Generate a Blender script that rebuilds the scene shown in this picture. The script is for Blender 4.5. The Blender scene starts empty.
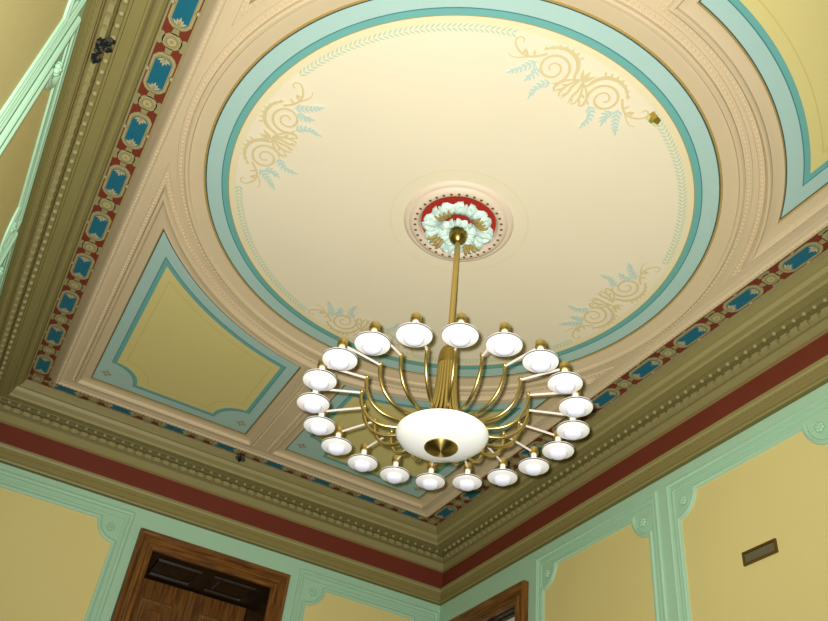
import bpy, bmesh, math, random
from math import sin, cos, pi, sqrt, radians
from mathutils import Vector, Matrix
random.seed(7)
S = 1.5                       # metres per layout unit (the unit is the radius of the ceiling ring)
H = 1.55 + S * 2.5578         # ceiling height
WX, WY = 1.482, 2.544         # half sizes of the room, layout units
ZF = -H / S                   # floor level in layout units below the ceiling
KY = 1.03                     # the painted ring is very slightly longer along the room
sc = bpy.context.scene
COL = sc.collection

# ------------------------------------------------------------------ materials
def lin(c):
    return tuple(((v / 255) / 12.92 if v / 255 <= .04045 else ((v / 255 + .055) / 1.055) ** 2.4) for v in c) + (1,)

def mat(name, c, rough=.6, metal=0, var=.06, scale=6, bump=0., bscale=60, spec=.3, coat=0):
    m = bpy.data.materials.new(name); m.use_nodes = True
    nt = m.node_tree; b = nt.nodes['Principled BSDF']
    b.inputs['Roughness'].default_value = rough; b.inputs['Metallic'].default_value = metal
    b.inputs['Specular IOR Level'].default_value = spec
    if coat: b.inputs['Coat Weight'].default_value = coat
    tc = nt.nodes.new('ShaderNodeTexCoord')
    n = nt.nodes.new('ShaderNodeTexNoise'); n.inputs['Scale'].default_value = scale; n.inputs['Detail'].default_value = 5
    nt.links.new(tc.outputs['Object'], n.inputs['Vector'])
    mx = nt.nodes.new('ShaderNodeMix'); mx.data_type = 'RGBA'
    l = lin(c)
    mx.inputs[6].default_value = tuple(v * (1 - var) for v in l[:3]) + (1,)
    mx.inputs[7].default_value = tuple(min(1, v * (1 + var)) for v in l[:3]) + (1,)
    nt.links.new(n.outputs['Fac'], mx.inputs[0]); nt.links.new(mx.outputs[2], b.inputs['Base Color'])
    if bump:
        n2 = nt.nodes.new('ShaderNodeTexNoise'); n2.inputs['Scale'].default_value = bscale; n2.inputs['Detail'].default_value = 3
        nt.links.new(tc.outputs['Object'], n2.inputs['Vector'])
        bp = nt.nodes.new('ShaderNodeBump'); bp.inputs['Strength'].default_value = bump; bp.inputs['Distance'].default_value = .004
        nt.links.new(n2.outputs['Fac'], bp.inputs['Height']); nt.links.new(bp.outputs['Normal'], b.inputs['Normal'])
    return m

def radial(name, c, rough=.34):
    m = mat(name, c, rough, 1, .05, 12); nt = m.node_tree; b = nt.nodes['Principled BSDF']
    t = nt.nodes.new('ShaderNodeTangent'); t.direction_type = 'RADIAL'; t.axis = 'Z'
    b.inputs['Anisotropic'].default_value = .85; b.inputs['Anisotropic Rotation'].default_value = .25
    nt.links.new(t.outputs['Tangent'], b.inputs['Tangent']); return m

def wood(name, c1, c2, rough=.35, sc_=(14, 14, 1.2)):
    m = bpy.data.materials.new(name); m.use_nodes = True
    nt = m.node_tree; b = nt.nodes['Principled BSDF']; b.inputs['Roughness'].default_value = rough
    b.inputs['Specular IOR Level'].default_value = .35
    tc = nt.nodes.new('ShaderNodeTexCoord'); mp = nt.nodes.new('ShaderNodeMapping')
    mp.inputs['Scale'].default_value = sc_
    n = nt.nodes.new('ShaderNodeTexNoise'); n.inputs['Scale'].default_value = 3; n.inputs['Detail'].default_value = 8; n.inputs['Distortion'].default_value = .6
    r = nt.nodes.new('ShaderNodeValToRGB')
    r.color_ramp.elements[0].position = .35; r.color_ramp.elements[0].color = lin(c1)
    r.color_ramp.elements[1].position = .68; r.color_ramp.elements[1].color = lin(c2)
    nt.links.new(tc.outputs['Object'], mp.inputs['Vector']); nt.links.new(mp.outputs['Vector'], n.inputs['Vector'])
    nt.links.new(n.outputs['Fac'], r.inputs['Fac']); nt.links.new(r.outputs['Color'], b.inputs['Base Color'])
    return m

M = dict(
    cream=mat('cream_plaster', (227, 215, 184), .7, var=.03, scale=1.5),
    cream_rim=mat('warm_cream_paint', (224, 211, 168), .7, var=.03),
    panel=mat('ochre_yellow_paint', (212, 198, 128), .7, var=.05, scale=2),
    panel_line=mat('tan_line_paint', (203, 180, 106), .7),
    pink=mat('pinkish_beige_paint', (203, 183, 146), .55, var=.04, scale=3),
    gold=mat('gold_line_paint', (164, 140, 76), .45, var=.12, scale=30),
    dark=mat('dark_edge_line', (58, 78, 72), .6),  # thin dark green line along the mint edges
    mint=mat('pale_mint_paint', (165, 195, 184), .6, var=.03),
    teal=mat('teal_paint', (104, 166, 156), .6, var=.04),
    tealdark=mat('deep_teal_line_paint', (62, 124, 126), .6),
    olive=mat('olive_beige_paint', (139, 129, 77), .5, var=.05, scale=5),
    olive_dark=mat('shaded_olive_paint', (108, 101, 55), .5, var=.05, scale=5),  # cornice olive with the shade of creases and steps put into its colour
    olive_light=mat('lit_olive_paint', (158, 147, 98), .5, var=.05, scale=5),  # cornice olive lightened where ridges, fascia and beads catch the light
    rose=mat('rosy_line_paint', (150, 112, 70), .5),
    red=mat('oxide_red_paint', (114, 49, 31), .6, var=.06, scale=4),
    blue=mat('prussian_blue_paint', (26, 100, 118), .5, var=.08, scale=20),
    stencil=mat('stencil_beige_paint', (148, 138, 92), .55, var=.08, scale=25),
    stencil_light=mat('stencil_cream_paint', (178, 168, 122), .55, var=.08, scale=25),
    wmint=mat('wall_mint_paint', (168, 206, 172), .5, var=.03, scale=3),
    wyellow=mat('wall_yellow_paint', (220, 204, 134), .5, var=.03, scale=2),
    scroll=mat('faded_gold_scroll_paint', (209, 192, 142), .7, var=.06, scale=12),
    leafblue=mat('faded_blue_leaf_paint', (182, 202, 188), .7, var=.06, scale=12),
    leafgreen=mat('faded_green_leaf_paint', (184, 199, 166), .7, var=.06, scale=12),
    star=mat('ochre_star_paint', (160, 140, 84), .6),
    brass=mat('polished_brass', (206, 182, 110), .36, 1, var=.05, scale=8),
    brass_dark=mat('brushed_brass', (158, 134, 70), .32, 1, var=.08, scale=20),
    brass_radial=radial('turned_brass', (206, 178, 104), .42),
    white=mat('white_enamel', (246, 243, 236), .3, var=.01, spec=.5),
    opal=mat('white_opal_glass', (248, 248, 240), .12, var=.01, spec=.5),
    bulb=mat('bluish_white_lamp_glass', (236, 236, 248), .2, var=.01, spec=.5),
    rodwhite=mat('pale_rosy_enamel', (226, 212, 200), .3, spec=.5),
    rim=mat('shadow_gap_grey', (120, 116, 108), .4),  # shadow of the gap between plate and saucer, put into the groove colour
    acanthus=mat('mint_white_plaster', (206, 228, 216), .5, var=.05, scale=30),
    medallion_pink=mat('rosy_white_plaster', (220, 202, 176), .55, var=.03),
    hole=mat('dark_gilded_hole', (112, 80, 34), .5),
    redlac=mat('medallion_red_paint', (168, 48, 34), .5),
    wood=wood('brown_varnished_wood', (80, 47, 16), (134, 86, 32)),
    wood_head=wood('brown_varnished_wood_rail', (80, 47, 16), (134, 86, 32), sc_=(1.2, 1.2, 14)),
    wood_dark=wood('shaded_dark_wood', (30, 20, 10), (54, 36, 18)),  # reveal shade put into the wood colour; also used for dark door parts
    wood_line=wood('light_brown_wood', (104, 72, 34), (136, 98, 50)),
    pane=mat('frosted_pale_pane', (226, 224, 206), .25, var=.03),
    floor=wood('parquet_wood', (52, 36, 22), (76, 54, 34)),
    vent=mat('bronze_vent_metal', (92, 70, 26), .4, .1, var=.1, scale=30),
    vent_dark=mat('dark_vent_slat', (112, 106, 76), .5),
    soot=mat('black_soot', (22, 24, 20), .9, var=.5, scale=60),
    soot_grey=mat('grey_ash', (74, 74, 58), .9, var=.4, scale=60),
    patch_gold=mat('old_gilt_paint', (172, 138, 48), .5, var=.2, scale=60),
    patch_brown=mat('old_brown_paint', (118, 96, 28), .5, var=.2, scale=60),
    patch_green=mat('old_green_paint', (128, 136, 62), .5, var=.25, scale=60),
    patch_pale=mat('old_pale_paint', (204, 200, 142), .5, var=.15, scale=60),
)

# ------------------------------------------------------------------ mesh building
def W(p):                     # layout units -> world metres
    return (S * p[0], S * p[1], H + S * p[2])

class MB:
    def __init__(s, *mats): s.v = []; s.f = []; s.mi = []; s.mats = list(mats)
    def m(s, name):
        if name not in s.mats: s.mats.append(name)
        return s.mats.index(name)
    def add(s, vs, fs, mt=None):
        k = len(s.v); s.v += [tuple(p) for p in vs]
        i = s.m(mt) if mt else 0
        for f in fs: s.f.append([k + q for q in f]); s.mi.append(i)
    def poly(s, pts, mt=None): s.add(pts, [list(range(len(pts)))], mt)
    def strip(s, loops, mts, closed=True):      # bridge equal-length loops; mts: one name or one per gap
        n = len(loops[0])
        for j in range(len(loops) - 1):
            mt = mts if isinstance(mts, str) else mts[j]
            fs = [[i, (i + 1) % n, n + (i + 1) % n, n + i] for i in range(n if closed else n - 1)]
            s.add(list(loops[j]) + list(loops[j + 1]), fs, mt)
    def lathe(s, prof, n=24, c=(0, 0, 0), mts=None, ky=1., cap0=False, cap1=False):
        loops = [[(c[0] + r * cos(2 * pi * i / n), c[1] + ky * r * sin(2 * pi * i / n), c[2] + z) for i in range(n)] for r, z in prof]
        # shared-vertex lathe per material run keeps smooth shading
        mt = mts if isinstance(mts, (str, type(None))) else None
        if mt is not None or mts is None:
            k = len(prof); vs = [p for l in loops for p in l]
            fs = [[j * n + i, j * n + (i + 1) % n, (j + 1) * n + (i + 1) % n, (j + 1) * n + i] for j in range(k - 1) for i in range(n)]
            if cap0: fs.append(list(range(n)))
            if cap1: fs.append([(k - 1) * n + i for i in range(n)])
            s.add(vs, fs, mt)
        else: s.strip(loops, mts)
    def tube(s, path, r, n=8, mt=None, cap=True):
        P = [Vector(p) for p in path]; k = len(P); vs = []; nrm = None
        for j in range(k):
            t = (P[min(j + 1, k - 1)] - P[max(j - 1, 0)]).normalized()
            if nrm is None:
                nrm = t.orthogonal().normalized()
            nrm = (nrm - t * nrm.dot(t)).normalized(); b = t.cross(nrm)
            rr = r[j] if isinstance(r, (list, tuple)) else r
            vs += [P[j] + rr * (nrm * cos(2 * pi * i / n) + b * sin(2 * pi * i / n)) for i in range(n)]
        fs = [[j * n + i, j * n + (i + 1) % n, (j + 1) * n + (i + 1) % n, (j + 1) * n + i] for j in range(k - 1) for i in range(n)]
        if cap: fs += [list(range(n)), [(k - 1) * n + i for i in range(n)]]
        s.add(vs, fs, mt)
    def box(s, a, b, mt=None):
        x0, y0, z0 = a; x1, y1, z1 = b
        vs = [(x, y, z) for z in (z0, z1) for y in (y0, y1) for x in (x0, x1)]
        s.add(vs, [[0, 1, 3, 2], [4, 5, 7, 6], [0, 1, 5, 4], [2, 3, 7, 6], [0, 2, 6, 4], [1, 3, 7, 5]], mt)
    def blob(s, c, r, mt=None, n=8, k=5, fl=(1, 1, 1)):
        vs = []; fs = []
        for j in range(k + 1):
            a = pi * j / k
            for i in range(n):
                b = 2 * pi * i / n
                vs.append((c[0] + fl[0] * r * sin(a) * cos(b), c[1] + fl[1] * r * sin(a) * sin(b), c[2] + fl[2] * r * cos(a)))
        for j in range(k):
            for i in range(n): fs.append([j * n + i, j * n + (i + 1) % n, (j + 1) * n + (i + 1) % n, (j + 1) * n + i])
        s.add(vs, fs, mt)
    def build(s, name, parent=None, smooth=False, org=(0, 0, 0), world=True, weld=True):
        me = bpy.data.meshes.new(name)
        o3 = Vector(W(org)) if world else Vector((0, 0, 0))
        vs = [(Vector(W(p)) - o3) if world else Vector(p) * S for p in s.v]
        me.from_pydata(vs, [], s.f)
        for n in s.mats: me.materials.append(M[n])
        me.polygons.foreach_set('material_index', s.mi)
        bm = bmesh.new(); bm.from_mesh(me)
        if weld: bmesh.ops.remove_doubles(bm, verts=bm.verts, dist=2e-5)
        bmesh.ops.dissolve_degenerate(bm, edges=bm.edges, dist=1e-6)
        bmesh.ops.recalc_face_normals(bm, faces=bm.faces)
        bm.to_mesh(me); bm.free()
        if smooth:
            me.polygons.foreach_set('use_smooth', [True] * len(me.polygons))
            me.set_sharp_from_angle(angle=radians(smooth if smooth is not True else 40))
        o = bpy.data.objects.new(name, me); COL.objects.link(o)
        o.location = o3
        if parent:
            o.parent = parent
            if world: o.matrix_parent_inverse = Matrix.Translation(-Vector(parent.location))
        return o

def tag(o, label=None, cat=None, kind=None, group=None):
    if label: o['label'] = label
    if cat: o['category'] = cat
    if kind: o['kind'] = kind
    if group: o['group'] = group
    return o
def empty(name, loc=(0, 0, 0)):
    o = bpy.data.objects.new(name, None); COL.objects.link(o); o.location = W(loc); o.empty_display_size = .1
    return o
def struct(o, label, cat): return tag(o, label, cat, 'structure')

# ------------------------------------------------------------------ the four walls' own coordinates
def PW(wall, a, z, u=0.):     # a along the wall, z below the ceiling, u out from the wall into the room
    return {'right': (WX - u, a, z), 'left': (-WX + u, a, z), 'front': (a, WY - u, z), 'back': (a, -WY + u, z)}[wall]
LEN = {'right': WY, 'left': WY, 'front': WX, 'back': WX}

# ------------------------------------------------------------------ ceiling
ORG = (0, 0, 0)
FU = .3126                    # frame edge, out from the walls
FX, FY = WX - FU, WY - FU
N = 40
def pan(d, notch=0., n_arc=N, sx=1, sy=1, h=0.):
    """outline of one spandrel panel, grown by d; notch = radius of the concave corner cuts"""
    x0, x1, y1, r = .128 - d, 1.0 + d, 2.05 + d, 1.245 - d
    pts = []
    for i in range(n_arc + 1):
        t = i / n_arc; x = x0 + (x1 - x0) * t
        ky = 1.008 if sy < 0 else 1 + .035 * (1 - min(1, x))
        pts.append((x, ky * sqrt(max(0, r * r - x * x))))
    def corner(cx, cy, first):
        q = []
        k = max(notch, .02)
        for i in range(9):
            a = i / 8 * pi / 2
            if notch: p = (cx - k * sin(a) * 1.0, cy - k * cos(a)) if first else (cx + k * cos(a), cy - k * sin(a))
            else:
                t = i / 8
                if first: p = (cx, cy - k * (1 - 2 * t)) if t <= .5 else (cx - k * (2 * t - 1), cy)
                else: p = (cx + k * (1 - 2 * t), cy) if t <= .5 else (cx, cy - k * (2 * t - 1))
            q.append(p)
        return q
    pts += corner(x1, y1, True)
    pts += corner(x0, y1, False)
    return [(sx * x, sy * y, -h) for x, y in pts]
def beads_on(mb, pts, pitch, r, mt, closed=True, fl=(1, 1, 1)):
    P = [Vector(p) for p in pts]
    if closed: P.append(P[0])
    L = [0]
    for a, b in zip(P, P[1:]): L.append(L[-1] + (b - a).length)
    n = max(1, int(L[-1] / pitch)); j = 0
    for k in range(n):
        s = (k + .5) * L[-1] / n
        while L[j + 1] < s: j += 1
        q = P[j].lerp(P[j + 1], (s - L[j]) / max(1e-9, L[j + 1] - L[j]))
        mb.blob(q, r, mt, 6, 4, fl)

mb = MB('pink')
# field of the ceiling, frame edge and the slab above the friezes
o_ = [(-FX, -FY), (FX, -FY), (FX, FY), (-FX, FY)]
mb.poly([(x, y, 0) for x, y in o_], 'pink')
mb.box((-WX - .05, -WY - .05, .05), (WX + .05, WY + .05, .12), 'olive')
for (x0, y0), (x1, y1) in zip(o_, o_[1:] + o_[:1]):
    g = lambda x, y, e, z: (x + math.copysign(e, x), y + math.copysign(e, y), z)
    mb.add([(x0, y0, 0), (x1, y1, 0), g(x1, y1, .03, .05), g(x0, y0, .03, .05)], [[0, 1, 2, 3]], 'pink')
ceiling = mb.build('ceiling', org=ORG)
struct(ceiling, 'painted plaster ceiling with a large mint ring and corner panels', 'ceiling')

# frame edge with its row of beads
mb = MB('pink')
prof = [(.027, .038), (.012, .014), (.006, .004), (0, -.006), (-.010, -.012), (-.022, -.012), (-.028, -.006), (-.040, -.003), (-.046, 0)]
mb.strip([[(math.copysign(FX + d, x), math.copysign(FY + d, y), z) for x, y in o_] for d, z in prof], 'pink')
beads_on(mb, [(math.copysign(FX - .016, x), math.copysign(FY - .016, y), -.011) for x, y in o_], .021, .0056, 'pink')
mb.build('frame_moulding', ceiling, smooth=30, org=ORG)

# central disc: concentric painted zones
def ring(mb, r0, r1, mt, h, n=160):
    mb.strip([[(r * cos(2 * pi * i / n), KY * r * sin(2 * pi * i / n), -h) for i in range(n)] for r in (r0, r1)], mt)
mb = MB('cream')
n = 160
mb.poly([(.885 * cos(2 * pi * i / n), KY * .885 * sin(2 * pi * i / n), -.003) for i in range(n)], 'cream')
for r0, r1, mt in ((.885, .912, 'cream_rim'), (.912, .915, 'gold'), (.915, .938, 'teal'), (.938, .942, 'tealdark'), (.942, 1.0, 'mint'), (1.0, 1.0045, 'dark')):
    ring(mb, r0, r1, mt, .003)
# faint painted line round the medallion
mb.strip([[(.008 + r * cos(2 * pi * i / 96), -.02 + r * sin(2 * pi * i / 96), -.0042) for i in range(96)] for r in (.273, .279)], 'cream_rim')
disc = mb.build('painted_disc', ceiling, org=ORG)
tag(disc, 'cream disc inside a mint and teal ring')

mb = MB('pink')
pr = [(1.0045, .002, 'gold'), (1.007, .006, 'gold'), (1.011, .006, 'gold'), (1.013, .003, 'pink'), (1.03, .006, 'pink'), (1.055, .012, 'pink'), (1.066, .013, 'pink'),
      (1.070, .022, 'pink'), (1.080, .025, 'pink'), (1.088, .020, 'pink'), (1.091, .006, 'pink'), (1.115, .005, 'pink'), (1.118, -.001, 'pink')]
nn = 200
mb.strip([[(r * cos(2 * pi * i / nn), KY * r * sin(2 * pi * i / nn), -h) for i in range(nn)] for r, h, _ in pr], [p[2] for p in pr[:-1]])
beads_on(mb, [(1.0085 * cos(2 * pi * i / nn), 1.0085 * KY * sin(2 * pi * i / nn), -.006) for i in range(nn)], .014, .0034, 'gold')
beads_on(mb, [(1.103 * cos(2 * pi * i / nn), 1.103 * KY * sin(2 * pi * i / nn), -.006) for i in range(nn)], .021, .0062, 'pink')
mb.build('ring_moulding', ceiling, smooth=30, org=ORG)

# four spandrel panels
for sx in (-1, 1):
    for sy in (1, -1):
        mb = MB('mint')
        a = lambda d, nt, h: pan(d, nt, sx=sx, sy=sy, h=h)
        mb.poly(a(-.078, .142, .002), 'panel')
        mb.strip([a(0, 0, .002), a(-.054, .150, .002)], 'mint')
        mb.strip([a(-.054, .150, .002), a(-.058, .148, .002), a(-.078, .142, .002)], ['tealdark', 'teal'])
        mb.strip([a(-.116, .15, .0032), a(-.120, .15, .0032)], 'panel_line')
        for cx, cy in ((.945, 1.962), (.185, 1.962)):              # little painted stars in the cut corners
            for k in range(8):
                t = k * pi / 4; l = .034 if k % 2 == 0 else .022
                c, s_ = cos(t), sin(t)
                mb.poly([(sx * (cx + x * c - y * s_), sy * (cy + x * s_ + y * c), -.0034) for x, y in ((.005, 0), (.6 * l, .006), (l, 0), (.6 * l, -.006))], 'star')
        p = mb.build('painted_panel', ceiling, org=ORG)
        mb = MB('pink')
        pr = [(0, .003, 'dark'), (.004, .004, 'gold'), (.009, .008, 'pink'), (.016, .006, 'pink'), (.034, .008, 'pink'), (.050, .012, 'pink'), (.054, .024, 'pink'),
              (.060, .029, 'pink'), (.068, .027, 'pink'), (.073, .019, 'pink'), (.075, .006, 'pink'), (.094, .005, 'pink'), (.096, -.001, 'pink')]
        mb.strip([a(d, 0, h) for d, h, _ in pr], [q[2] for q in pr[:-1]])
        beads_on(mb, a(.085, 0, .006), .021, .006, 'pink')
        mb.build('panel_moulding', p, smooth=30, org=ORG)

# painted scrollwork and garlands on the disc (flat paint)
def ribbon(mb, pts, w, mt, f):
    n_ = len(pts); L = []; R_ = []
    for i, (x, y) in enumerate(pts):
        x0, y0 = pts[max(0, i - 1)]; x1, y1 = pts[min(n_ - 1, i + 1)]
        dx, dy = x1 - x0, y1 - y0; l = math.hypot(dx, dy) or 1
        ww = w(i / (n_ - 1)) if callable(w) else w
        L.append(f(x - dy / l * ww, y + dx / l * ww)); R_.append(f(x + dy / l * ww, y - dx / l * ww))
    mb.strip([L, R_], mt, closed=False)
    if hasattr(f, 'lay'): f.lay[0] += .00012
def spiral(cx, cy, r0, r1, a0, turns, n_=40, flip=1):
    return [(cx + flip * (r0 + (r1 - r0) * t) * cos(a0 + turns * 2 * pi * t), cy + (r0 + (r1 - r0) * t) * sin(a0 + turns * 2 * pi * t)) for t in [i / n_ for i in range(n_ + 1)]]
def leaf(mb, x, y, ang, l, w, mt, f):
    c, s_ = cos(ang), sin(ang)
    mb.poly([f(x + a * l * c - b * w * s_, y + a * l * s_ + b * w * c) for a, b in ((0, 0), (.3, .8), (.6, .9), (1, 0), (.6, -.5), (.3, -.7))], mt)
    if hasattr(f, 'lay'): f.lay[0] += .00012
def smooth2(P, n_=4):
    out = []
    for i in range(len(P) - 1):
        p0 = P[max(0, i - 1)]; p1 = P[i]; p2 = P[i + 1]; p3 = P[min(len(P) - 1, i + 2)]
        for k in range(n_):
            t = k / n_
            out.append(tuple(.5 * (2 * b + (c - a) * t + (2 * a - 5 * b + 4 * c - d) * t * t + (3 * b - a - 3 * c + d) * t ** 3) for a, b, c, d in zip(p0, p1, p2, p3)))
    out.append(P[-1]); return out
def motif(az):
    mb = MB('scroll')
    ca, sa = cos(az), sin(az)
    lay = [.0042]
    def f(t, r):              # t tangential, r radial distance
        a = az + t / .8; return (r * cos(a), KY * r * sin(a), -lay[0])
    f.lay = lay
    tp = lambda t: .0035 + .006 * sin(pi * t)
    for e in (-1, 1):
        q = lambda pts: [(e * x, y) for x, y in pts]
        A = lambda an: radians(an) if e > 0 else pi - radians(an)
        ribbon(mb, q(spiral(.108, .792, .060, .010, radians(215), -1.75)), lambda t: .0052 - .0022 * t, 'scroll', f)
        ribbon(mb, q(spiral(.108, .792, .046, .030, radians(60), -.45)), .0016, 'scroll', f)
        # leafy C-scroll hugging the outside of the spiral
        ribbon(mb, q(smooth2([(.015, .782), (.028, .80), (.036, .83), (.058, .858), (.095, .872), (.135, .866), (.165, .845)])), lambda t: .0028 + .0045 * sin(pi * t), 'scroll', f)
        for k in range(7):
            x = .050 + .017 * k; y = .858 + .014 * sin(k / 6 * pi) - .002 * k
            leaf(mb, e * x, y, A(118 - 13 * k), .020 + .004 * sin(k / 6 * pi), .0055, 'scroll', f)
        # outer tendril with its curl
        ribbon(mb, q(smooth2([(.150, .835), (.172, .818), (.200, .806), (.228, .810), (.250, .828), (.260, .850), (.250, .866), (.236, .862), (.236, .850)])), lambda t: .0048 * (1 - .55 * t), 'scroll', f)
        ribbon(mb, q(smooth2([(.200, .806), (.228, .794), (.254, .790), (.270, .800)])), lambda t: .003 * (1 - .5 * t), 'scroll', f)
        for (x, y, an, l) in ((.205, .806, 60, .03), (.222, .808, 95, .026), (.185, .812, 75, .026)): leaf(mb, e * x, y, A(an), l, .006, 'scroll', f)
        # palmette hanging inward from the middle
        for (p_, w_) in (([(.004, .80), (.012, .765), (.010, .735), (.016, .706)], .0042), ([(.006, .80), (.026, .768), (.036, .740), (.034, .716), (.024, .712)], .0038),
                         ([(.008, .80), (.040, .778), (.060, .756), (.066, .732), (.056, .722), (.048, .730)], .0042)):
            ribbon(mb, q(smooth2(p_)), lambda t, w_=w_: w_ * (.5 + sin(pi * min(1, t * 1.1)) * .8), 'scroll', f)
        for (x, y, an) in ((.012, .735, -60), (.034, .742, -35), (.060, .752, -20), (.028, .762, -20)): leaf(mb, e * x, y, A(an), .026, .006, 'scroll', f)
        # blue sprigs
        for st in ([(.085, .742), (.110, .728), (.128, .704), (.132, .680)], [(.170, .800), (.190, .778), (.214, .756), (.236, .742)], [(.165, .782), (.160, .758), (.170, .738)]):
            sp = smooth2(st); ribbon(mb, q(sp), .0018, 'leafblue', f)
            for k in range(1, len(sp), 2):
                an = math.degrees(math.atan2(sp[k][1] - sp[k - 1][1], sp[k][0] - sp[k - 1][0]))
                for sd in (-1, 1): leaf(mb, e * sp[k][0], sp[k][1], A(an + sd * 42), .030 - .0012 * k, .0058, 'leafblue', f)
            leaf(mb, e * sp[-1][0], sp[-1][1], A(an), .030, .006, 'leafblue', f)
    for an in (60, 90, 120): leaf(mb, 0, .80, radians(an), .052, .009, 'scroll', f)
    mb.build('painted_scroll', disc, org=ORG)
for k in range(4): motif(k * pi / 2)
for k in range(4):
    mb = MB('leafgreen')
    a0, a1 = k * pi / 2 + radians(20), (k + 1) * pi / 2 - radians(20)
    nl = 44
    for i in range(nl):
        a = a0 + (a1 - a0) * i / (nl - 1)
        dirn = 1 if k % 2 == 0 else -1
        for sd in (-1, 1):
            f = lambda t, r: (r * cos(a + t / .88), KY * r * sin(a + t / .88), -.0044)
            leaf(mb, 0, .872, (0 if dirn > 0 else pi) + sd * dirn * radians(38), .027, .005, 'leafgreen', f)
    mb.build('painted_garland', disc, org=ORG)

# ------------------------------------------------------------------ cornices with painted friezes
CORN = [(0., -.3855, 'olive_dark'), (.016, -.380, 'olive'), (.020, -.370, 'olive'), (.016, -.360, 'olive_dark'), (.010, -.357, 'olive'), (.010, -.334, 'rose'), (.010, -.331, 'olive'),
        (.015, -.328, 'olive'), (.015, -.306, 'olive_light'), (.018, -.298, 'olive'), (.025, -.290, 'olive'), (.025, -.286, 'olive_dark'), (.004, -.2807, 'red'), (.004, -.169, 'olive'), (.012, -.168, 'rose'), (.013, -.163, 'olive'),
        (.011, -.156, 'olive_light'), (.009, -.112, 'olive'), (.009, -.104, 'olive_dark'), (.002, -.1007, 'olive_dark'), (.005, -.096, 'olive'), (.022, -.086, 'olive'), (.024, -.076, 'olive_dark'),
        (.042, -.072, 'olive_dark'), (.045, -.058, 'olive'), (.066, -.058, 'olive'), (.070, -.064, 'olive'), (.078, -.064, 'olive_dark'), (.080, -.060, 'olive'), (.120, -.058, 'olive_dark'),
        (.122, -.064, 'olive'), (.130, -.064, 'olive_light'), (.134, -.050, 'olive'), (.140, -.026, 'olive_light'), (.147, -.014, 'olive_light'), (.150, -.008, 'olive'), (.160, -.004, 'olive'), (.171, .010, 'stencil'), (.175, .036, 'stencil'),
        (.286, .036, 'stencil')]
def fz(b):                    # height of the frieze plane at u
    return .036
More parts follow.
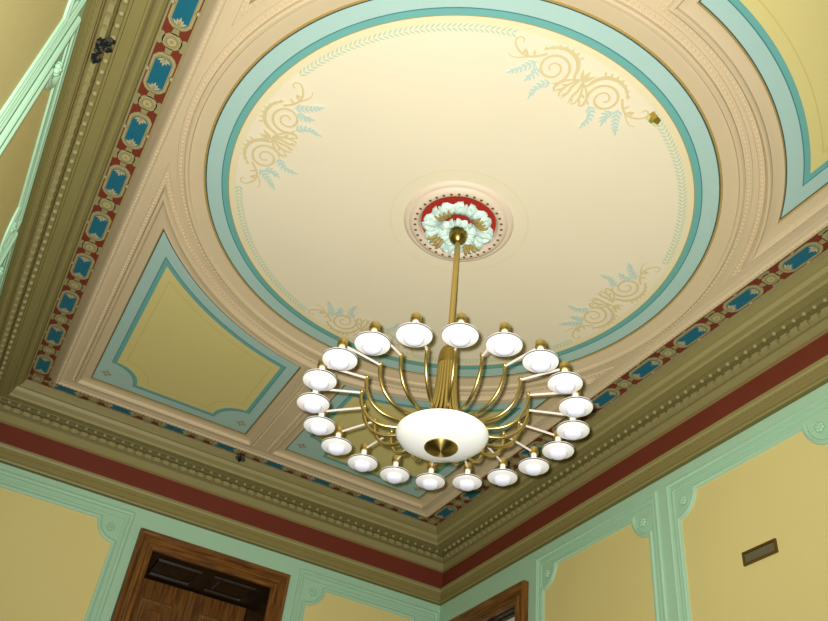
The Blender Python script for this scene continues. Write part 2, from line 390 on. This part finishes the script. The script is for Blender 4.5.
def cornice(wall, number, where):
    L = LEN[wall]
    mb = MB('olive')
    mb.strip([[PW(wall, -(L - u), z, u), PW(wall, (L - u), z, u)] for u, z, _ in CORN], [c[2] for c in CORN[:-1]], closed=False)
    t = mb.build('trim_%d' % number, org=PW(wall, 0, 0), smooth=25)
    struct(t, 'stepped olive cornice with red band and stencilled frieze along the top of %s' % where, 'cornice')
    org = PW(wall, 0, 0)
    mb = MB('olive_light')
    nb = int(2 * (L - .06) / .0535)
    for k in range(nb):
        a = (k + .5 - nb / 2) * .0535
        mb.blob(PW(wall, a, -.064, .057), .0112, 'olive_light', 8, 6)
    mb.build('bead_row', t, smooth=True, org=org)
    mb = MB('olive')
    nb = int(2 * (L - .05) / .0535)
    for k in range(nb):
        a = (k + .5 - nb / 2) * .0535
        p, q = PW(wall, a - .017, -.101, .018), PW(wall, a + .017, -.077, .036)
        lo = tuple(min(x, y) for x, y in zip(p, q)); hi = tuple(max(x, y) for x, y in zip(p, q))
        mb.box(lo, hi, 'olive_light')
    mb.build('dentil_row', t, org=org)
    mb = MB('olive_dark')
    nb = int(2 * L / .026)
    for k in range(nb):
        a = (k + .5 - nb / 2) * .026
        p, q = PW(wall, a - .006, -.325, .012), PW(wall, a + .006, -.310, .0175)
        lo = tuple(min(x, y) for x, y in zip(p, q)); hi = tuple(max(x, y) for x, y in zip(p, q))
        mb.box(lo, hi, 'olive')
    mb.build('tooth_row', t, org=org)
    # frieze: red ground with blue cartouches, medallions and beige strapwork
    mb = MB('red')
    uc, hw = .2295, .0475
    def P(a, b, k): return PW(wall, a, fz(uc + b) - .0012 * k, uc + b)
    le = L - uc
    mb.add([P(-(L - uc + hw), -hw, 1), P(L - uc + hw, -hw, 1), P(L - uc - hw, hw, 1), P(-(L - uc - hw), hw, 1)], [[0, 1, 2, 3]], 'red')
    npitch = round(2 * le / .3115); pit = 2 * le / npitch
    def octo(c, lx, ly, k, mt, cut=.45, e=.014):
        pts = []
        for sx_, sy_ in ((1, 1), (-1, 1), (-1, -1), (1, -1)):
            q = [(lx - ly * cut * 1.5, ly), (lx - ly * cut * .5, ly * .72), (lx, ly * (1 - cut) * .7)]
            if sx_ * sy_ < 0: pass
            seq = q[::-1] if (sx_, sy_) in ((1, 1), (-1, -1)) else q
            pts += [P(c + sx_ * x, sy_ * y, k) for x, y in seq]
        mb.poly(pts, mt)
    def circ(c, b, r, k, mt, n_=14, kx=1.):
        mb.poly([P(c + kx * r * cos(2 * pi * i / n_), b + r * sin(2 * pi * i / n_), k) for i in range(n_)], mt)
    for i in range(npitch):
        c = -le + (i + .5) * pit
        octo(c, .096, .0430, 2, 'stencil'); octo(c, .091, .0390, 3, 'stencil_light'); octo(c, .088, .0365, 4, 'stencil')
        octo(c, .078, .0300, 5, 'blue')
        for e in (-1, 1):
            circ(c, e * .043, .012, 2, 'stencil', 10); circ(c, e * .043, .007, 3, 'stencil_light', 8)
            for an in (-50, -22, 0, 22, 50):          # fleuron at each end of the blue field
                t0 = radians(an); l = .040 if an == 0 else .032
                bx = c + e * .079
                d = (-e * cos(t0), sin(t0))
                mb.poly([P(bx + d[0] * l * s_ - d[1] * w, d[1] * l * s_ + d[0] * w, 6) for s_, w in ((.1, .0012), (.6, .0050), (1, 0), (.6, -.0050), (.1, -.0012))], 'stencil_light')
    for i in (range(0, npitch + 1) if wall in ('front', 'back') else range(1, npitch)):
        c = -le + i * pit
        circ(c, 0, .036, 2, 'stencil', 18); circ(c, 0, .031, 3, 'stencil_light', 18); circ(c, 0, .028, 4, 'stencil', 18)
        circ(c, 0, .016, 5, 'stencil_light', 12); circ(c, 0, .008, 6, 'gold', 10)
        for e in (-1, 1):
            mb.poly([P(c - .014, e * .025, 2), P(c + .014, e * .025, 2), P(c + .020, e * .0475, 2), P(c - .020, e * .0475, 2)], 'stencil')
            circ(c - .020, e * .041, .009, 3, 'stencil', 8); circ(c + .020, e * .041, .009, 3, 'stencil', 8)
            mb.poly([P(c + e * .030, .014, 2), P(c + e * .060, .010, 2), P(c + e * .060, -.010, 2), P(c + e * .030, -.014, 2)], 'stencil')
    mb.build('painted_frieze', t, org=org)
    return t
cornice('front', 1, 'the wall with the panelled double door')
cornice('right', 2, 'the wall with the small vent grille')
cornice('left', 3, 'the steeply seen wall at the left')
cornice('back', 4, 'the wall behind the viewer')

# ------------------------------------------------------------------ walls, wall panels
def sweep(mb, wall, path, prof, mt, closed=False):
    """sweep a moulding profile (offset, height) along a path of (a, z) on a wall; mitred"""
    n_ = len(path); loops = []
    nrm = []
    for i in range(n_):
        def d(i0, i1):
            x, y = path[i1][0] - path[i0][0], path[i1][1] - path[i0][1]; l = math.hypot(x, y) or 1; return x / l, y / l
        if closed: p, q = d((i - 1) % n_, i), d(i, (i + 1) % n_)
        else: p = d(max(0, i - 1), max(1, i)); q = d(min(i, n_ - 2), min(i + 1, n_ - 1))
        n1, n2 = (-p[1], p[0]), (-q[1], q[0])
        mx, my = n1[0] + n2[0], n1[1] + n2[1]; k = max(.35, (mx * n1[0] + my * n1[1]))
        nrm.append((mx / k, my / k))
    for o, h in prof:
        loops.append([PW(wall, a + nx * o, z + ny * o, h) for (a, z), (nx, ny) in zip(path, nrm)])
    mb.strip(loops, mt, closed=closed)
ZB = -2.75
RID = [(-.012, .001), (-.011, .008), (-.006, .013), (0, .014), (.005, .010), (.010, .009), (.012, .001)]
FINE = [(-.007, .001), (-.006, .006), (0, .008), (.006, .006), (.007, .001)]
def wall_panel(wall, parent, a0, a1, zt, lab=None, r=.112, outer=.058, top=.078):
    def notched(d):
        rr = r - d; q = [(a0 + 0 - d, ZB - d)]
        q = [(a0 - d, ZB - d), (a1 + d, ZB - d)]
        A1 = a1 + d; A0 = a0 - d; T = zt + d
        cx = a1
        for i in range(13):
            t = i / 12 * pi / 2
            q.append((a1 + d - (r) * sin(t) , zt + d - (r) * cos(t)))
        for i in range(13):
            t = i / 12 * pi / 2
            q.append((a0 - d + (r) * cos(t), zt + d - (r) * sin(t)))
        return q
    mb = MB('wyellow')
    mb.poly([PW(wall, a, z, .003) for a, z in notched(0)], 'wyellow')
    p = mb.build('painted_panel', parent, org=PW(wall, (a0 + a1) / 2, zt))
    if lab: tag(p, lab)
    mb = MB('wmint')
    # flat frame, inner ridge that follows the cut corners, outer ridges with square corners
    sweep(mb, wall, notched(.008), RID, 'wmint', True)
    def rect(d, e): return [(a0 - d, ZB - d), (a1 + d, ZB - d), (a1 + d, zt + e), (a0 - d, zt + e)]
    sweep(mb, wall, rect(outer, top), RID, 'wmint', True)
    sweep(mb, wall, rect(outer * .55, top * .58), FINE, 'wmint', True)
    mb.build('panel_moulding', p, org=PW(wall, (a0 + a1) / 2, zt), smooth=30)
    for ca in (a0 + .034, a1 - .034):
        mb = MB('wmint'); cz = zt - .030
        for k in range(6):
            t = k * pi / 3 + .3; q = PW(wall, ca + .0135 * cos(t), cz + .0135 * sin(t), .009)
            mb.blob(q, .0095, 'wmint', 8, 5)
        mb.blob(PW(wall, ca, cz, .014), .0075, 'wmint', 8, 5)
        mb.build('corner_rosette', p, smooth=True, org=PW(wall, ca, cz))

def wall_mesh(wall, holes, name, paint='wmint'):
    L = LEN[wall]; mb = MB(paint)
    xs = [-L - .0]; 
    for h0, h1, zt in holes: xs += [h0, h1]
    xs.append(L)
    top = .06
    for i in range(len(xs) - 1):
        lo = ZF
        if i % 2 == 1: lo = holes[i // 2][2]
        mb.add([PW(wall, xs[i], lo), PW(wall, xs[i + 1], lo), PW(wall, xs[i + 1], top), PW(wall, xs[i], top)], [[0, 1, 2, 3]], paint)
        # outer skin so the wall has thickness
    for h0, h1, zt in holes: pass
    return mb.build(name, org=PW(wall, 0, ZF))
DA = (-.345, .362, -.602)      # door opening in the front wall
DR = (1.672, 2.385, -.640)     # door opening in the right wall
wf = struct(wall_mesh('front', [DA], 'wall_front'), 'mint and yellow panelled wall with the wide brown double door', 'wall')
wr = struct(wall_mesh('right', [DR], 'wall_right'), 'mint and yellow panelled wall with the small vent grille', 'wall')
wl = struct(wall_mesh('left', [], 'wall_left'), 'steeply seen mint and yellow panelled wall at the left', 'wall')
wb = struct(wall_mesh('back', [], 'wall_back', 'wood'), 'unseen wall behind the viewer, coloured dark brown to cut bounced light', 'wall')  # unseen wall; brown wood colour added to cut bounced light
wall_panel('front', wf, -1.40, -.562, -.512)
wall_panel('front', wf, .588, 1.40, -.522)
wall_panel('right', wr, .612, 1.432, -.528, outer=.058)
wall_panel('right', wr, -.405, .412, -.528)
wall_panel('right', wr, -1.43, -.605, -.528)
wall_panel('left', wl, .615, 2.44, -.545)
wall_panel('left', wl, -.400, .412, -.545)
wall_panel('left', wl, -1.43, -.605, -.545)
mb = MB('floor'); mb.box((-WX, -WY, ZF - .05), (WX, WY, ZF), 'floor')
struct(mb.build('floor', org=(0, 0, ZF)), 'brown wooden floor below', 'floor')

# ------------------------------------------------------------------ doors
def door_casing(wall, parent, op, w, wt):
    a0, a1, zt = op
    prof = [(0, -.01), (0, .022), (.012, .030), (.030, .030), (.036, .022), (.062, .022), (.070, .034), (.085, .042), (w - .006, .042), (w, .030), (w, 0)]
    mb = MB('wood')
    loops = []
    for o, h in prof:
        e = o * wt / w
        loops.append([PW(wall, a1 + o, ZF, h), PW(wall, a1 + o, zt + e, h), PW(wall, a0 - o, zt + e, h), PW(wall, a0 - o, ZF, h)])
    for i, mt in enumerate(('wood', 'wood_head', 'wood')):
        mb.strip([l[i:i + 2] for l in loops], mt, closed=False)
    return mb.build('door_casing', parent, org=PW(wall, (a0 + a1) / 2, zt), smooth=30)
def framed(mb, wall, a0, a1, z0, z1, u, mt, mt2, inset=.03, raise_=.008):
    """a moulded raised panel on a door face at depth u"""
    for (i, hh, i2, h2, m_) in ((0, 0, .008, raise_, mt2), (.008, raise_, .016, raise_, mt2), (.016, raise_, inset, -.006, mt2), (inset, -.006, inset + .02, -.006, mt), (inset + .02, -.006, inset + .03, .004, mt)):
        l0 = [PW(wall, x, z, u + hh) for x, z in ((a0 + i, z0 + i), (a1 - i, z0 + i), (a1 - i, z1 - i), (a0 + i, z1 - i))]
        l1 = [PW(wall, x, z, u + h2) for x, z in ((a0 + i2, z0 + i2), (a1 - i2, z0 + i2), (a1 - i2, z1 - i2), (a0 + i2, z1 - i2))]
        mb.strip([l0, l1], m_)
    i = inset + .03
    mb.poly([PW(wall, x, z, u + .004) for x, z in ((a0 + i, z0 + i), (a1 - i, z0 + i), (a1 - i, z1 - i), (a0 + i, z1 - i))], mt)
# front door: deep panelled reveal, two leaves
d1 = empty('door_1', PW('front', 0, ZF)); struct(d1, 'wide brown wooden double door in a deep dark reveal between yellow panels', 'door')
door_casing('front', d1, DA, .097, .100)
DEP = .385
a0, a1, zt = DA
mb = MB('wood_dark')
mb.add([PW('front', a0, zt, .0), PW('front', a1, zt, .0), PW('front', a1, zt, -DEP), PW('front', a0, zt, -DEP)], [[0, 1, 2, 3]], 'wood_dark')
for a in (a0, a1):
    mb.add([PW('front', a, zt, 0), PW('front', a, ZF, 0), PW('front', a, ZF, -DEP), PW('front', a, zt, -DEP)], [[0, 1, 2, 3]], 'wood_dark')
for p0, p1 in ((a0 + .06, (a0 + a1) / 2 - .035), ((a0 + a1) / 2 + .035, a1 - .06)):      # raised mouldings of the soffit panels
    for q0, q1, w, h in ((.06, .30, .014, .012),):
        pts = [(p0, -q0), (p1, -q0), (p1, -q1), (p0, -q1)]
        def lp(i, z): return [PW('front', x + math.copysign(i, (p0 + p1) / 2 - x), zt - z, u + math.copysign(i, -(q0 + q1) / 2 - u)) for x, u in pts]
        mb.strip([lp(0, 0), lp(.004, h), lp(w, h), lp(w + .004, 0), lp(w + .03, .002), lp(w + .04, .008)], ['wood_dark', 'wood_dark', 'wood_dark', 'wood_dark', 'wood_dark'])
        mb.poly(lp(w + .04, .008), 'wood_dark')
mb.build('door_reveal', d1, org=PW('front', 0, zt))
for s_ in (-1, 1):
    mid = (a0 + a1) / 2
    l0, l1 = (a0 + .004, mid - .003) if s_ < 0 else (mid + .003, a1 - .004)
    mb = MB('wood')
    p, q = PW('front', l0, ZF + .01, -DEP - .03), PW('front', l1, zt - .012, -DEP + .02)
    mb.box(tuple(map(min, p, q)), tuple(map(max, p, q)), 'wood')
    leafo = mb.build('door_leaf', d1, org=PW('front', (l0 + l1) / 2, ZF))
    for z0, z1 in ((-1.15, -.72), (-2.2, -1.28), (-3.3, -2.4)):
        mb = MB('wood'); framed(mb, 'front', l0 + .075, l1 - .075, z0, z1, -DEP + .0205, 'wood', 'wood_line')
        mb.build('door_panel', leafo, org=PW('front', (l0 + l1) / 2, z1))
mb = MB('wood_line')
p, q = PW('front', (a0 + a1) / 2 - .010, ZF + .01, -DEP + .018), PW('front', (a0 + a1) / 2 + .010, zt - .014, -DEP + .034)
mb.box(tuple(map(min, p, q)), tuple(map(max, p, q)), 'wood_line'); mb.build('meeting_strip', d1, org=PW('front', 0, ZF))
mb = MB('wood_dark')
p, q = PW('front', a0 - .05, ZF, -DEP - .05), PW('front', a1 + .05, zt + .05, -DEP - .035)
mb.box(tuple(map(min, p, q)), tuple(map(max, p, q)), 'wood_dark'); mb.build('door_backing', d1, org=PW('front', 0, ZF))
# right door, mostly below the frame
d2 = empty('door_2', PW('right', 2.03, ZF)); struct(d2, 'brown wooden door casing with a pale pane, beside the far room corner', 'door')
door_casing('right', d2, DR, .094, .100)
a0, a1, zt = DR; D2 = .075
mb = MB('wood_dark')
mb.add([PW('right', a0, zt, 0), PW('right', a1, zt, 0), PW('right', a1, zt, -D2), PW('right', a0, zt, -D2)], [[0, 1, 2, 3]], 'wood_dark')
for a in (a0, a1): mb.add([PW('right', a, zt, 0), PW('right', a, ZF, 0), PW('right', a, ZF, -D2), PW('right', a, zt, -D2)], [[0, 1, 2, 3]], 'wood_dark')
mb.build('door_reveal', d2, org=PW('right', 2.03, zt))
mb = MB('wood_dark')
for p, q in ((PW('right', a0, ZF, -D2), PW('right', a0 + .03, zt, -D2 + .03)), (PW('right', a1 - .03, ZF, -D2), PW('right', a1, zt, -D2 + .03)), (PW('right', a0, zt - .006, -D2), PW('right', a1, zt, -D2 + .03)),
             (PW('right', a0, -1.5, -D2), PW('right', a1, -1.4, -D2 + .03)), (PW('right', 2.02, -1.4, -D2), PW('right', 2.04, zt, -D2 + .02))):
    mb.box(tuple(map(min, p, q)), tuple(map(max, p, q)), 'wood_dark')
mb.build('door_frame', d2, org=PW('right', 2.03, ZF))
mb = MB('pane'); p, q = PW('right', a0, -1.4, -D2 - .01), PW('right', a1, zt, -D2 + .004); mb.box(tuple(map(min, p, q)), tuple(map(max, p, q)), 'pane')
tag(mb.build('pane', d2, org=PW('right', 2.03, -1.4)), 'pale frosted pane')
mb = MB('wood'); p, q = PW('right', a0, ZF, -D2 - .01), PW('right', a1, -1.4, -D2 + .004); mb.box(tuple(map(min, p, q)), tuple(map(max, p, q)), 'wood')
mb.build('door_leaf', d2, org=PW('right', 2.03, ZF))

# ------------------------------------------------------------------ ceiling medallion
CX, CY = .006, -.020
med = empty('ceiling_medallion', (CX, CY, 0))
tag(med, 'round plaster medallion with mint acanthus leaves on a red ground above the chandelier', 'medallion')
mb = MB('medallion_pink')
pr = [(.222, .002), (.216, .010), (.206, .014), (.198, .013), (.194, .020), (.180, .026), (.166, .026), (.158, .020), (.152, .006), (.150, .003)]
mb.lathe([(r, -h) for r, h in pr], 72, (CX, CY, 0), 'medallion_pink')
mb.build('plaster_ring', med, smooth=40, org=(CX, CY, 0))
mb = MB('redlac'); mb.lathe([(.152, -.004), (.08, -.006), (.02, -.008)], 48, (CX, CY, 0), 'redlac', cap1=True)
mb.build('red_ground', med, org=(CX, CY, 0))
for k in range(36):
    t = 2 * pi * k / 36
    mb = MB('hole'); c = (CX + .173 * cos(t), CY + .173 * sin(t), -.0262)
    mb.blob(c, .0062, 'hole', 8, 4, (1, 1, .4))
    mb.build('gilded_stud', med, smooth=True, org=c)
def acanthus(ang, r0, r1, w, drop, z0, gold, name='acanthus_leaf'):
    """lobed curling leaf from radius r0 to r1"""
    ns, nt = 16, 15
    ca, sa = cos(ang), sin(ang)
    g = MB('acanthus')
    vs = []; fs = []; mi = []
    for i in range(ns + 1):
        s_ = i / ns
        lob = 1 + .20 * abs(sin(s_ * pi * 3.5)) 
        hw = w * (.45 + .75 * sin(min(1, s_ * 1.15) * pi * .62)) * lob * (1 if s_ < .8 else sqrt(max(.03, 1 - ((s_ - .8) / .2) ** 2 * .9)))
        r = r0 + (r1 - r0) * s_
        for j in range(nt + 1):
            t = j / nt * 2 - 1
            rr = r + .010 * cos(t * pi * 3) * s_ - .012 * t * t * s_
            b = t * hw
            z = z0 - drop * sin(s_ * pi * .9) - .006 * cos(t * pi * 4) * (.3 + s_) - .012 * (1 - t * t) * s_ + .010 * max(0, s_ - .75) * 4 * -1 * (1 if s_ > .75 else 0)
            vs.append((CX + rr * ca - b * sa, CY + rr * sa + b * ca, z))
    for i in range(ns):
        for j in range(nt):
            q = [i * (nt + 1) + j, i * (nt + 1) + j + 1, (i + 1) * (nt + 1) + j + 1, (i + 1) * (nt + 1) + j]
            g.add([vs[k] for k in q], [[0, 1, 2, 3]], 'acanthus')
    o = g.build(name, med, smooth=60, org=(CX, CY, 0))
    if gold:
        for b in (-.5, -.17, .17, .5):
            m2 = MB('gold')
            pth = []
            for i in range(7):
                s_ = i / 6; r = r0 + .015 + (r1 - r0) * .62 * s_; off = b * w * (.5 + .8 * s_)
                pth.append((CX + r * ca - off * sa, CY + r * sa + off * ca, z0 - drop * sin(s_ * .6 * pi) - .022 - .004 * sin(s_ * pi)))
            m2.tube(pth, [.003 + .004 * sin(pi * (i + .5) / 7) for i in range(7)], 6, 'gold')
            tag(m2.build('gilded_rib', o, smooth=True, org=(CX, CY, 0)), 'gilded leaf rib')
for k in range(8):
    acanthus(k * pi / 4 + radians(28), .055, .140, .048, .030, -.012, k % 2 == 0)
for k in range(8):
    acanthus(k * pi / 4 + radians(6), .018, .074, .026, .022, -.040, False, 'collar_leaf')

# ------------------------------------------------------------------ chandelier
HX, HY = CX + .006, CY + .004
ch = empty('chandelier', (HX, HY, 0))
tag(ch, 'brass chandelier with white bowl and a circle of white saucer lamps hanging from the medallion', 'chandelier')
BX, BY = .0355, .0035            # where the bowl hangs (the rod is a little out of plumb)
TL = .95
SLX, SLY = .036 * .8666, -.036 * .4885
def tilt(p):                  # local chandelier coordinates -> layout offsets along the leaning rod
    return (p[0] + (BX - HX) * (-p[2] / TL), p[1] + (BY - HY) * (-p[2] / TL), p[2] + p[0] * SLX + p[1] * SLY)
def cbuild(mb, name, parent, smooth=40, org=(0, 0, 0)):
    """chandelier parts: local coordinates about the hook; each part gets its own origin"""
    mb.v = [tuple(a + b for a, b in zip(tilt(p), (HX, HY, 0))) for p in mb.v]
    o = tuple(a + b for a, b in zip(tilt(org), (HX, HY, 0)))
    me = mb.build(name, None, smooth=smooth, org=o)
    me.parent = parent; me.matrix_parent_inverse = Matrix.Translation(-Vector(parent['o3']))
    me['o3'] = tuple(me.location)
    return me
ch['o3'] = tuple(ch.location)
mb = MB('brass_dark')
mb.lathe([(.006, -.026), (.024, -.030), (.036, -.050), (.038, -.068), (.032, -.090), (.018, -.104), (.010, -.110)], 24, mts='brass_dark', cap0=True, cap1=True)
cbuild(mb, 'ceiling_cup', ch)
mb = MB('brass'); mb.tube([(0, 0, -.02), (0, 0, -.25), (0, 0, -.5), (0, 0, -.69)], .0105, 14, 'brass'); cbuild(mb, 'rod', ch)
mb = MB('brass_dark')
mb.lathe([(.011, -.622), (.018, -.623), (.026, -.630), (.031, -.642), (.0345, -.660), (.0365, -.696), (.034, -.698), (.010, -.694)], 28, mts='brass_dark', cap0=True, cap1=True)
cbuild(mb, 'hub', ch, org=(0, 0, -.66))
ZBO = -.983
mb = MB('opal')
prf = []
for i in range(17):
    a = -pi / 2 + pi * i / 16
    prf.append((max(.002, .155 * cos(a)), ZBO + (.050 if a < 0 else .007) * sin(a)))
mb.lathe(prf, 56, mts='opal'); bowl = cbuild(mb, 'bowl', ch, smooth=True, org=(0, 0, ZBO))
tag(bowl, 'white opal glass bowl')
mb = MB('brass_radial')
mb.lathe([(.056, ZBO - .044), (.056, ZBO - .050), (.050, ZBO - .055), (.030, ZBO - .060), (.008, ZBO - .0625), (.001, ZBO - .0628)], 36, mts='brass_radial', cap0=True)
tag(cbuild(mb, 'bowl_finial', bowl, org=(0, 0, ZBO - .05)), 'round brass plate under the bowl')
mb = MB('brass')
mb.lathe([(.060, ZBO + .004), (.060, ZBO + .016), (.050, ZBO + .022), (.012, ZBO + .024)], 30, mts='brass', cap0=True, cap1=True)
cbuild(mb, 'bowl_plate', bowl, org=(0, 0, ZBO + .05))
RT, ZT, RS = .285, -.850, .441
prof_arm = [(.029, -.682), (.031, -.76), (.036, -.83), (.048, -.90), (.075, -.938), (.112, -.960), (.160, -.971), (.212, -.966), (.252, -.942), (.274, -.910), (.284, -.880), (RT, ZT + .004)]
def smooth_path(P, n_=4):
    out = []
    for i in range(len(P) - 1):
        p0 = P[max(0, i - 1)]; p1 = P[i]; p2 = P[i + 1]; p3 = P[min(len(P) - 1, i + 2)]
        for k in range(n_):
            t = k / n_
            out.append(tuple(.5 * (2 * b + (c - a) * t + (2 * a - 5 * b + 4 * c - d) * t * t + (3 * b - a - 3 * c + d) * t ** 3) for a, b, c, d in zip(p0, p1, p2, p3)))
    out.append(P[-1]); return out
PA = smooth_path(prof_arm)
for k in range(20):
    az = radians(-132.4 + 18 * k); c, s_ = cos(az), sin(az)
    at = lambda r, z: (r * c, r * s_, z)
    mb = MB('brass'); mb.tube([at(r, z) for r, z in PA], .0060, 8, 'brass')
    mb.blob(at(RT, ZT + .005), .0080, 'brass', 10, 6)
    arm = cbuild(mb, 'arm', ch, smooth=60, org=at(.03, -.69))
    mb = MB('rodwhite'); mb.tube([at(RT, ZT), at((RT + RS) / 2, ZT - .001), at(RS - .006, ZT - .003)], .0040, 8, 'rodwhite')
    tag(cbuild(mb, 'lamp_rod', arm, org=at(RT, ZT)), 'white rod')
    L0 = at(RS, ZT)
    ax = lambda prf, n_, mt, **kw: None
    mb = MB('brass'); mb.lathe([(.004, .018), (.012, .017), (.0165, .012), (.0175, -.006), (.0165, -.012), (.011, -.013)], 18, L0, 'brass', cap0=True, cap1=True)
    cbuild(mb, 'brass_cap', arm, org=L0)
    mb = MB('white'); mb.lathe([(.0105, -.010), (.0105, -.030), (.0145, -.033), (.0145, -.043), (.0125, -.046)], 18, L0, 'white'); cbuild(mb, 'socket', arm, org=L0)
    mb = MB('white')
    mb.lathe([(.012, -.044), (.022, -.047), (.040, -.0515), (.053, -.0555), (.0562, -.0575), (.0560, -.0590)], 36, L0, 'white')
    mb.lathe([(.0560, -.0590), (.0510, -.0595), (.0510, -.0625), (.0545, -.0630)], 36, L0, 'rim')
    mb.lathe([(.0545, -.0630), (.0552, -.0642), (.0545, -.0655), (.048, -.0675), (.040, -.0695), (.0320, -.0712)], 36, L0, 'white')
    sh = cbuild(mb, 'lamp_shade', arm, org=L0)
    mb = MB('bulb')
    mb.lathe([(.0325, -.0705), (.0322, -.0740), (.0305, -.0795), (.0265, -.0845), (.018, -.0885), (.008, -.0902), (.001, -.0905)], 28, L0, 'bulb'); cbuild(mb, 'lamp_bulb', arm, smooth=True, org=L0)
def unmark(o):
    if 'o3' in o: del o['o3']
for o in list(COL.objects): unmark(o)

# ------------------------------------------------------------------ small things
vent = empty('vent_grille', PW('right', .010, -.9375))
tag(vent, 'small bronze vent grille set in the yellow panel of the right wall', 'vent')
mb = MB('vent'); v0, v1, z0, z1 = -.075, .097, -.966, -.909
lp = lambda i, u: [PW('right', a, z, u) for a, z in ((v0 + i, z0 + i), (v1 - i, z0 + i), (v1 - i, z1 - i), (v0 + i, z1 - i))]
mb.strip([lp(0, .002), lp(.001, .011), lp(.009, .012), lp(.011, .004)], 'vent')
mb.build('frame', vent, org=PW('right', .010, -.9375), smooth=30)
mb = MB('vent_dark'); mb.poly(lp(.010, .0045), 'vent_dark'); mb.build('backing', vent, org=PW('right', .010, -.9375))
for k in range(5):
    z = z0 + .014 + k * .0073
    mb = MB('vent_dark')
    mb.add([PW('right', v0 + .01, z, .005), PW('right', v1 - .01, z, .005), PW('right', v1 - .01, z - .003, .010), PW('right', v0 + .01, z - .003, .010),
            PW('right', v0 + .01, z + .0015, .005), PW('right', v1 - .01, z + .0015, .005), PW('right', v1 - .01, z - .0015, .0105), PW('right', v0 + .01, z - .0015, .0105)],
           [[0, 1, 2, 3], [4, 5, 6, 7], [0, 1, 5, 4], [2, 3, 7, 6], [0, 3, 7, 4], [1, 2, 6, 5]], 'vent_dark')
    mb.build('slat', vent, org=PW('right', .010, z))

# square of older paint left bare at the rim of the disc
mb = MB('patch_gold')
pc = (.304, -.834)
CQ = ((.282, -.859), (.328, -.844), (.332, -.810), (.274, -.821))     # its corners on the ceiling
def PP(a, b, h):
    a, b = (a + 1) / 2, (b + 1) / 2
    p = [(1 - b) * ((1 - a) * CQ[0][i] + a * CQ[1][i]) + b * ((1 - a) * CQ[3][i] + a * CQ[2][i]) for i in (0, 1)]
    return (p[0], p[1], -h)
base = [PP(a, b, .003) for a, b in ((-1, -1), (1, -1), (1, 1), (-1, 1))]; low = [PP(a, b, .0055) for a, b in ((-1, -1), (1, -1), (1, 1), (-1, 1))]
mb.strip([base, low], 'patch_brown')
for q, m_ in ((((-1, -1), (.1, -1), (0, .1), (-.6, .1), (-1, -.2)), 'patch_gold'), (((.1, -1), (1, -1), (1, .2), (.3, .4), (0, .1)), 'patch_brown'),
              (((-1, -.2), (-.6, .1), (-.3, 1), (-1, 1)), 'patch_pale'), (((-.6, .1), (0, .1), (.3, .4), (.2, 1), (-.3, 1)), 'patch_green'), (((.3, .4), (1, .2), (1, 1), (.2, 1)), 'patch_pale')):
    mb.poly([PP(a, b, .0055) for a, b in q], m_)
o = mb.build('paint_patch', org=(pc[0], pc[1], -.003))
tag(o, 'small square patch of older brown and gold paint at the rim of the cream disc', 'paint patch')

# sooty broken place in the left cornice
mb = MB('soot')
for k in range(90):
    a = -.135 + .10 * random.random(); u = .020 + .020 * random.random()
    mb.blob(PW('left', a, -.092 - .014 * random.random(), u), .004 + .006 * random.random(), random.choice(['soot', 'soot', 'soot_grey']), 6, 4)
for k in range(30):
    a = -.135 + .05 * random.random(); u = .045 + .024 * random.random()
    mb.blob(PW('left', a, -.072 - .010 * random.random(), u), .004 + .005 * random.random(), random.choice(['soot', 'soot_grey']), 6, 4)
o = mb.build('soot_patch', org=PW('left', -.03, -.07, .035), smooth=True)
tag(o, 'black sooty broken spot in the bead row of the left cornice', 'damage')
# dark broken clump in the frieze over the double door
mb = MB('soot')
for k in range(12):
    mb.blob(PW('front', -.075 + .05 * random.random(), .012 - .012 * random.random(), .185 + .035 * random.random()), .008 + .007 * random.random(), random.choice(['soot', 'soot', 'soot_grey']), 6, 4)
o = mb.build('broken_plaster', org=PW('front', -.05, .01, .2), smooth=True)
tag(o, 'small dark broken clump in the frieze above the double door', 'damage')

# ------------------------------------------------------------------ light: the flash of the camera, beside the lens
Rr = Vector((0.86664397, -0.48850519, 0.10144408)); Dn = Vector((0.38649734, 0.52874955, -0.75567435)); Fw = Vector((0.31551233, 0.69410849, 0.64704357))
cpos = Vector(W((-1.12034608, -2.18382241, -2.5578337)))
ld = bpy.data.lights.new('camera_flash', 'SPOT'); ld.energy = 1260; ld.shadow_soft_size = .025; ld.color = (1, .995, .99)
ld.spot_size = radians(96); ld.spot_blend = .9
lo = bpy.data.objects.new('camera_flash', ld); COL.objects.link(lo)
lo.location = cpos - Rr * .045 - Dn * .05
Rm = Matrix((Rr, -Dn, -Fw)).transposed()
lo.rotation_euler = Rm.to_euler()
w = bpy.data.worlds.new('world'); sc.world = w; w.use_nodes = True
w.node_tree.nodes['Background'].inputs[0].default_value = (.5, .55, .6, 1); w.node_tree.nodes['Background'].inputs[1].default_value = .3

# ------------------------------------------------------------------ camera
cd = bpy.data.cameras.new('camera'); cd.sensor_width = 36; cd.lens = 873.5369 * 36 / 828; cd.clip_start = .02
cam = bpy.data.objects.new('camera', cd); COL.objects.link(cam)
cam.matrix_world = Matrix.Translation(cpos) @ Rm.to_4x4()
sc.camera = cam
sc.view_settings.view_transform = 'Standard'; sc.view_settings.look = 'None'
sc.view_settings.gamma = 1; sc.view_settings.use_curve_mapping = False; sc.view_settings.exposure = 0
